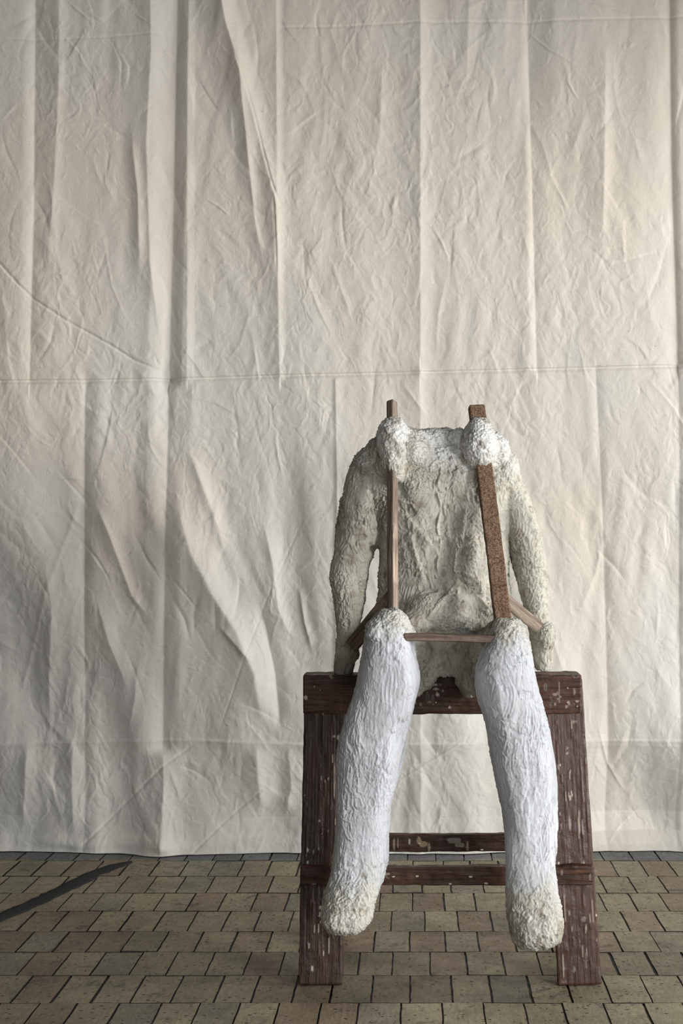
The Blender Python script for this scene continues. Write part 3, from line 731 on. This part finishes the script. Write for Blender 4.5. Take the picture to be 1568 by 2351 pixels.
def vnormals(V, Fq):
    a = V[Fq[:, 2]]-V[Fq[:, 0]]; b = V[Fq[:, 3]]-V[Fq[:, 1]]; fn = np.cross(a, b)
    N = np.zeros_like(V)
    for k in range(4):
        for c in range(3): N[:, c] += np.bincount(Fq[:, k], fn[:, c], len(V))
    return N/(np.linalg.norm(N, axis=1)[:, None]+1e-12)
class Bins:
    def __init__(s, V, cell):
        s.c = cell; s.V = V; K = np.floor(V/cell).astype(int); s.k0 = K.min(0)-1; K = K-s.k0; s.dim = K.max(0)+3
        key = (K[:, 0]*s.dim[1]+K[:, 1])*s.dim[2]+K[:, 2]; s.ord = np.argsort(key, kind='stable'); s.key = key[s.ord]
    def near(s, p):
        K = np.floor(p/s.c).astype(int)-s.k0; out = []
        for dx in (-1, 0, 1):
            for dy in (-1, 0, 1):
                base = ((K[0]+dx)*s.dim[1]+K[1]+dy)*s.dim[2]+K[2]
                a, b = np.searchsorted(s.key, (base-1, base+2)); out.append(s.ord[a:b])
        return np.concatenate(out)

def to_px(V): return CX+V[:, 0]*F/V[:, 1], HY-(V[:, 2]-CAMZ)*F/V[:, 1]

def strokes(V, N, D, n, seed, size, aspect, amp, flow, where, groove=.0007, S=None, strength=1.0):
    """palette-knife strokes, each laid over the ones before: a wedge with combed grooves and a torn lip"""
    rng = np.random.RandomState(seed); cell = size[1]*1.02; bins = Bins(V, cell)
    idx = rng.randint(0, len(V), n*8); wv = where(V[idx]); idx = idx[rng.rand(len(idx)) < wv][:n]
    for k, q in enumerate(idx):
        p = V[q]; nr = N[q]
        f = flow(p, rng); f = f-f.dot(nr)*nr; f /= np.linalg.norm(f)+1e-9; g = np.cross(nr, f)
        L = rng.uniform(*size); Wd = L*rng.uniform(*aspect)
        ids = bins.near(p); d = V[ids]-p
        ids = ids[(np.abs(d) < L).all(1)]; d = V[ids]-p
        u = d@f; v = d@g+rng.normal(0, .25)*(d@f)**2/L; h = d@nr
        ph = rng.uniform(0, 6, 3)
        vv = v/Wd+.10*np.sin(u/L*9+ph[0])
        uu = (u/L+1)/2+.07*np.sin(v/Wd*5+ph[1])+.05*np.sin(v/Wd*13+ph[2])
        m = (uu > 0)&(uu < 1)&(np.abs(vv) < 1)&(np.abs(h) < .018)&(N[ids]@nr > .15)
        if not m.any(): continue
        ids = ids[m]; uu = uu[m]; vv = vv[m]; u = u[m]; v = v[m]
        sd = rng.choice([-1, 0, 1]); soft = rng.uniform(.2, .9); gr_ = groove*rng.choice([0, 0, .5, 1.2])
        mask = sstep(0, soft, 1-np.abs(vv))*sstep(0, .5, uu)*np.clip((1-uu)/.06, 0, 1)*strength
        base = D[ids].mean(); a = rng.uniform(.25, 1)*amp
        if rng.rand() < .25: a = -a*.6
        edge = sstep(.55, .9, vv*sd)*a*.5             # plaster squeezed out along one side
        new = base*.6+D[ids]*.4+a*(uu**1.5-.35)+edge+gr_*np.sin(v*rng.uniform(500, 1100)+ph[0]+.6*np.sin(u/L*4))
        D[ids] = D[ids]*(1-mask)+new*mask
        if S is not None:
            mm = mask > .35; S[ids[mm], 0] = u[mm]; S[ids[mm], 1] = v[mm]; S[ids[mm], 2] = k*1.73
    return D

VOX = .0018
# ---- torso, arms, thighs: one fused body, cut afterwards into its parts
V, Q = fuse(torso+thighs+arm_l+arm_r, VOX, 85)
N = vnormals(V, Q)
S = V.copy()
x, y, z = V.T; PX, PY = to_px(V)
seamw = lambda a, b, v: sstep(a, b, v)
shoulder = np.clip(sstep(1120, 1040, PY)*1.0, 0, 1)
smoothpatch = np.exp(-((PX-990)/22)**2-((PY-1200)/60)**2)+np.exp(-((PX-1020)/70)**2-((PY-1380)/20)**2)*.3
smoothpatch = np.clip(smoothpatch, 0, 1)
wx_ = x+.010*vn(x*22, y*22, z*22, 1); wz_ = z+.014*vn(x*22, y*22, z*22, 2); wy_ = y+.010*vn(x*22, y*22, z*22, 3)
D = .0060*fbm(x*15, y*15, z*9, 5, 2)
D += .0022*ridged(wx_*70, wy_*70, wz_*26, 6, 2)*(1-.8*smoothpatch)
ter = fbm(wx_*30, wy_*30, wz_*16, 8, 3, .55)*2.6
fr_ = ter-np.floor(ter); D += .0034*(fr_**1.3*(1-sstep(.90, 1.0, fr_)))*(1-.7*smoothpatch)
D += .0035*shoulder*np.abs(fbm(x*52, y*52, z*52, 9, 2))
# sternum and rib ridges
def flow_t(p, rng):
    px, py = CX+p[0]*F/p[1], HY-(p[2]-CAMZ)*F/p[1]
    if py < 1090: return rng.normal(0, 1, 3)
    a = .9*math.sin((px-1005)/60)+rng.normal(0, .35)
    if px < 870 or px > 1185: a = rng.normal(0, .45)
    return np.array([math.sin(a), 0, -math.cos(a)])
def hole(px, py, r_, dep):
    global D
    D -= dep*np.exp(-(((PX-px)**2+(PY-py)**2)/r_**2))*(N[:, 1] < .2)
wn = lambda P: .25+.75*sstep(-.35, .25, vn(P[:, 0]*14, P[:, 1]*14, P[:, 2]*14, 91))
D = strokes(V, N, D, 900, 3, (.022, .050), (.3, .6), .0042, flow_t, wn, .0006, S)
wn2 = lambda P: sstep(-.15, .35, vn(P[:, 0]*17, P[:, 1]*17, P[:, 2]*17, 92))
D = strokes(V, N, D, 1100, 5, (.010, .026), (.25, .6), .0036, flow_t, wn2, .0005, S)
D = strokes(V, N, D, 1500, 4, (.008, .018), (.35, .7), .0048, lambda p, r: r.normal(0, 1, 3), lambda P: np.clip(sstep(Z_(1130, 3.1), Z_(1060, 3.1), P[:, 2])+.06, 0, 1), .0004, S)
D += .0007*ridged(wx_*230, wy_*230, wz_*120, 7, 2)
D -= .0040*sstep(.62, .85, vn(x*55, y*55, z*55, 88))
rib = np.exp(-((PX-(1008+4*np.sin(PY/14)))/3.2)**2)*sstep(1060, 1090, PY)*sstep(1330, 1290, PY)*(N[:, 1] < 0)
D += .0075*rib*(.6+.6*vn(z*60, x*60, 0*z, 70))
for (x0, y0, x1, y1, a, wd) in ((930, 1180, 985, 1240, .004, 5), (945, 1230, 975, 1330, .004, 4), (1015, 1300, 1080, 1320, .0035, 4), (1070, 1180, 1050, 1300, .005, 5),
                            (1098, 1330, 1120, 1390, .005, 4), (1012, 1150, 1030, 1270, -.004, 8), (1050, 1240, 1052, 1400, .004, 4), (925, 1150, 960, 1170, .004, 5),
                            (1205, 1150, 1235, 1240, .004, 3), (985, 1410, 1040, 1345, .003, 4)):
    dx, dy = x1-x0, y1-y0; L2 = dx*dx+dy*dy; t = np.clip(((PX-x0)*dx+(PY-y0)*dy)/L2, 0, 1)
    dd = np.hypot(PX-x0-t*dx, PY-y0-t*dy)+3*vn(x*150, y*150, z*150, 77)
    sgn = ((PX-x0)*dy-(PY-y0)*dx)/math.sqrt(L2)
    D += 1.5*a*np.where(sgn > 0, np.exp(-(dd/(wd*.45))**2), np.exp(-(dd/(wd*2.6))**2))*(N[:, 1] < .1)
flake = fbm(wx_*55, wy_*55, wz_*24, 61, 3, .5)*2.6; flake -= np.floor(flake)
fmask = sstep(-.25, .35, vn(x*11, y*11, z*11, 62))*(1-.8*smoothpatch)
D += .0042*flake**1.4*(1-sstep(.90, 1., flake))*fmask
f2_ = fbm(wx_*80, wy_*80, wz_*34, 63, 3, .5)*2.4; f2_ -= np.floor(f2_)
D += .0030*f2_**1.4*(1-sstep(.88, 1., f2_))*np.clip(shoulder+.25*fmask, 0, 1)
D += .0022*shoulder*np.abs(fbm(x*80, y*80, z*42, 64, 2))
cro = np.clip(sstep(1460, 1490, PY)*(PX > 915)*(PX < 1120), 0, 1)
D += cro*(.0034*f2_**1.4*(1-sstep(.88, 1., f2_))+.004*np.abs(fbm(x*60, y*60, z*40, 65, 2)))
D -= .022*np.exp(-((PX-1027-.2*(PY-1530))/11)**2)*sstep(1478, 1510, PY)*sstep(1548, 1528, PY)*(N[:, 1] < .2)
hole(858, 1262, 7, .016); hole(852, 1252, 4, .008); hole(1190, 1270, 5, .006); hole(936, 1250, 4, .004)
D -= np.median(D)
V = V+N*D[:, None]
# weld onto the trestle top: nothing sinks into the beam
on = (V[:, 1] > 3.105)&(V[:, 2] < TZ+.0015); V[on, 2] = TZ+.0015+.0008*vn(V[on, 0]*90, V[on, 1]*90, 0, 1)
fr = (V[:, 2] <= TZ+.001)&(V[:, 1] > 3.085); V[fr, 1] = np.minimum(V[fr, 1], 3.106)
cream, grey, white = np.array(lin(202, 199, 187)), np.array(lin(170, 167, 156)), np.array(lin(222, 222, 219))
q = np.clip(.5+.7*fbm(x*16, y*16, z*14, 40, 4), 0, 1)[:, None]
col = grey*(1-q)+cream*q
wm = np.clip(shoulder*.75+np.exp(-((PX-1060)/90)**2-((PY-1010)/60)**2)*.6-.2+.5*vn(x*35, y*35, z*35, 41), 0, 1)[:, None]*(.35+.65*shoulder[:, None])
col = col*(1-wm)+white*wm
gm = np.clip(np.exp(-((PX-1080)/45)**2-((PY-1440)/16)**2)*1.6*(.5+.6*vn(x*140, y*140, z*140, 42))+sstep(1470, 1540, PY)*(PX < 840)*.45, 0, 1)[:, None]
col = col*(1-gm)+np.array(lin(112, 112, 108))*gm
dm = sstep(.38, .62, fbm(x*46, y*46, z*40, 43, 3))[:, None]*.5
col = col*(1-dm)+np.array(lin(138, 128, 108))*dm
# cut into parts along the arm and thigh lines
cX = V[Q].mean(1)[:, 0]; cZ = V[Q].mean(1)[:, 2]; cY = V[Q].mean(1)[:, 1]
fpx = CX+cX*F/cY; fpy = HY-(cZ-CAMZ)*F/cY
al = np.interp(fpy, [1000, 1060, 1100, 1200, 1260, 1300, 1400, 1480, 1560], [820, 836, 850, 872, 868, 852, 848, 830, 824])
ar = np.interp(fpy, [1000, 1060, 1100, 1200, 1300, 1400, 1440, 1500, 1560], [1185, 1172, 1160, 1155, 1174, 1196, 1206, 1214, 1222])
is_al = (fpx < al)&(cY > 3.06); is_ar = (fpx > ar)&(cY > 3.06)
is_th = (cY < 3.045)&(cZ < .86)
is_tl = is_th&(fpx < 1015); is_tr_ = is_th&(fpx >= 1015)
def cut(name, mask, parent=fig, label=None):
    f = Q[mask]; used, inv = np.unique(f, return_inverse=True)
    o = mesh_np(name, V[used]-np.array(parent.location), inv.reshape(-1, 4), M_plaster, col=col[used])
    o.parent = parent; o.matrix_parent_inverse.identity()
    at_ = o.data.attributes.new('stroke', 'FLOAT_VECTOR', 'POINT'); at_.data.foreach_set('vector', S[used].astype(np.float32).ravel())
    if label: o['label'] = label
    return o
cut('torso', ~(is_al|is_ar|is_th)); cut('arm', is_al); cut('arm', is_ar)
cut('thigh', is_tl); cut('thigh', is_tr_)

# ---- lower legs
def make_leg(parts, seed, knee_y, foot_y, bright, ridge=None):
    global V, Q, col, S
    V, Q = fuse(parts, VOX, 8); S = V.copy(); N = vnormals(V, Q); x, y, z = V.T; PX, PY = to_px(V)
    knee = sstep(knee_y+70, knee_y-10, PY+12*vn(x*30, y*30, z*30, 3)); foot = sstep(foot_y-190, foot_y-40, PY+22*vn(x*25, y*25, z*25, 4))
    rough = np.clip(.30+knee+foot*.9, 0, 1.2)
    wx_ = x+.006*vn(x*30, y*30, z*30, seed); wy_ = y+.006*vn(x*30, y*30, z*30, seed+1); wz_ = z+.01*vn(x*30, y*30, z*30, seed+2)
    D = .0060*fbm(x*15, y*15, z*7, seed+5, 2)
    if ridge is not None:
        dx = PX-np.interp(PY, ridge[0], ridge[1]); D += .0085*np.clip(1-np.abs(dx)/52, 0, 1)*(N[:, 1] < .2)*sstep(1500, 1580, PY)*sstep(2080, 1950, PY)
    D += .0016*ridged(wx_*60, wy_*60, wz_*8, seed+6, 3)*sstep(-.4, .3, vn(x*12, y*12, z*5, seed+95))
    ter = fbm(wx_*34, wy_*34, wz_*12, seed+8, 3, .55)*2.2
    fr_ = ter-np.floor(ter); D += .0024*(fr_**1.3*(1-sstep(.90, 1.0, fr_)))*(.25+.75*rough)
    D += .0045*(knee+foot*.9)*np.abs(fbm(x*46, y*46, z*34, seed+9, 2))
    fl = lambda p, r: np.array([r.normal(.05, .13), 0, -1.])
    if ridge is not None: sm = lambda P: np.where(CX+P[:, 0]*F/P[:, 1] < np.interp(HY-(P[:, 2]-CAMZ)*F/P[:, 1], ridge[0], ridge[1]), .12, .8)
    else: sm = lambda P: np.full(len(P), .8)
    D = strokes(V, N, D, 330, seed, (.035, .060), (.18, .42), .0026, fl, sm, .0005, S)
    sm2 = lambda P: sm(P)*sstep(-.1, .4, vn(P[:, 0]*20, P[:, 1]*20, P[:, 2]*9, seed+92))
    D = strokes(V, N, D, 300, seed+3, (.014, .034), (.15, .45), .0024, fl, sm2, .0004, S)
    zk, zf = Z_(knee_y+60, 2.88), Z_(foot_y-140, 2.88)
    D = strokes(V, N, D, 650, seed+1, (.008, .022), (.3, .7), .0050, lambda p, r: np.array([r.normal(0, .6), r.normal(0, .3), -1.]),
              lambda P: np.clip(sstep(zk-.03, zk+.03, P[:, 2])+sstep(zf+.04, zf-.03, P[:, 2])+.02, 0, 1), .0004, S)
    fk = fbm(wx_*50, wy_*50, wz_*13, seed+61, 3, .5)*2.4; fk -= np.floor(fk)
    fm_ = sstep(-.1, .45, vn(x*13, y*13, z*8, seed+62))
    D += .0026*fk**1.4*(1-sstep(.90, 1., fk))*np.clip(fm_, 0, 1)
    f2_ = fbm(wx_*75, wy_*75, wz_*24, seed+63, 3, .5)*2.4; f2_ -= np.floor(f2_)
    D += .0036*f2_**1.4*(1-sstep(.86, 1., f2_))*np.clip(knee+foot, 0, 1)
    D += .0022*np.clip(knee+foot, 0, 1)*np.abs(fbm(x*75, y*75, z*28, seed+64, 2))
    D += .0005*ridged(wx_*240, wy_*240, wz_*50, seed+7, 2)
    D -= .0035*(.3+foot+knee)*sstep(.62, .85, vn(x*60, y*60, z*45, seed+88))
    D -= np.median(D)
    V = V+N*D[:, None]
    wh, cr, gr = np.array(lin(206, 209, 215)), np.array(lin(192, 190, 179)), np.array(lin(160, 162, 165))
    q = sstep(-.15, .5, fbm(x*18, y*18, z*6, seed+40, 4)+.25)[:, None]
    col = gr*(1-q)*.0+ (gr*.35+wh*.65)*(1-q)+wh*q
    streak = sstep(.25, .75, ridged(x*150, y*150, z*12, seed+44, 2))[:, None]*.16
    col = col*(1-streak)+gr*streak
    cm = np.clip(sstep(foot_y-190, foot_y-30, PY+95*fbm(x*17, y*17, z*12, seed+41, 3))+sstep(knee_y+60, knee_y-5, PY+20*vn(x*40, y*40, z*40, seed+43))*bright, 0, .9)[:, None]
    col = col*(1-cm)+cr*cm
    dirt = sstep(.45, .62, fbm(x*45, y*45, z*30, seed+42, 3)+.70*foot+.45*knee-.50)[:, None]*.55
    col = col*(1-dirt)+np.array(lin(140, 130, 110))*dirt
    return cut('lower_leg', np.ones(len(Q), bool), label='whiter plaster lower leg hanging in front of the trestle')
make_leg(leg_l, 100, 1430, 2130, .75)
make_leg(leg_r, 200, 1450, 2168, 1.0, ([1400, 1540, 1640, 1760, 1900, 2000, 2100], [1125, 1140, 1156, 1172, 1192, 1200, 1200]))

# ---- wooden battens that carry the figure
def batten(name, p0, p1, w_, t_, seed, tint, side=(1, 0, 0), nicks=(), mat=None, rough=.0006, drip=0, face=1.0):
    return board(name, p0, p1, w_, t_, mat or M_batten, fig, side=side, seed=seed, tint=tint, rough=rough, nicks=nicks, res=.0025, drip=drip, face=face)
bat_side = (1, .75, 0)
p_top = at(900, 922, 3.13); p_bot = at(901, 1440, 2.90)
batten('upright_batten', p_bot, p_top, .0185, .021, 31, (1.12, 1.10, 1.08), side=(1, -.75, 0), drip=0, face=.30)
batten('upright_batten', at(1159, 1452, 2.90), at(1093, 933, 3.13), .0375, .020, 32, (1.0, .93, .86), side=(1, 0.08, 0), nicks=(.19, .29), rough=.0009, mat=M_sawn)
batten('cross_batten', at(925, 1460, 2.842), at(1138, 1467, 2.850), .016, .030, 33, (.36, .28, .24), side=(0, 0, 1))
batten('brace', at(905, 1365, 2.96), at(808, 1482, 3.075), .034, .018, 34, (.40, .37, .35), side=(0, -.5, 1))
batten('brace', at(1140, 1362, 2.96), at(1236, 1440, 3.07), .028, .016, 35, (1.12, 1.12, 1.10), side=(0, -.6, 1))
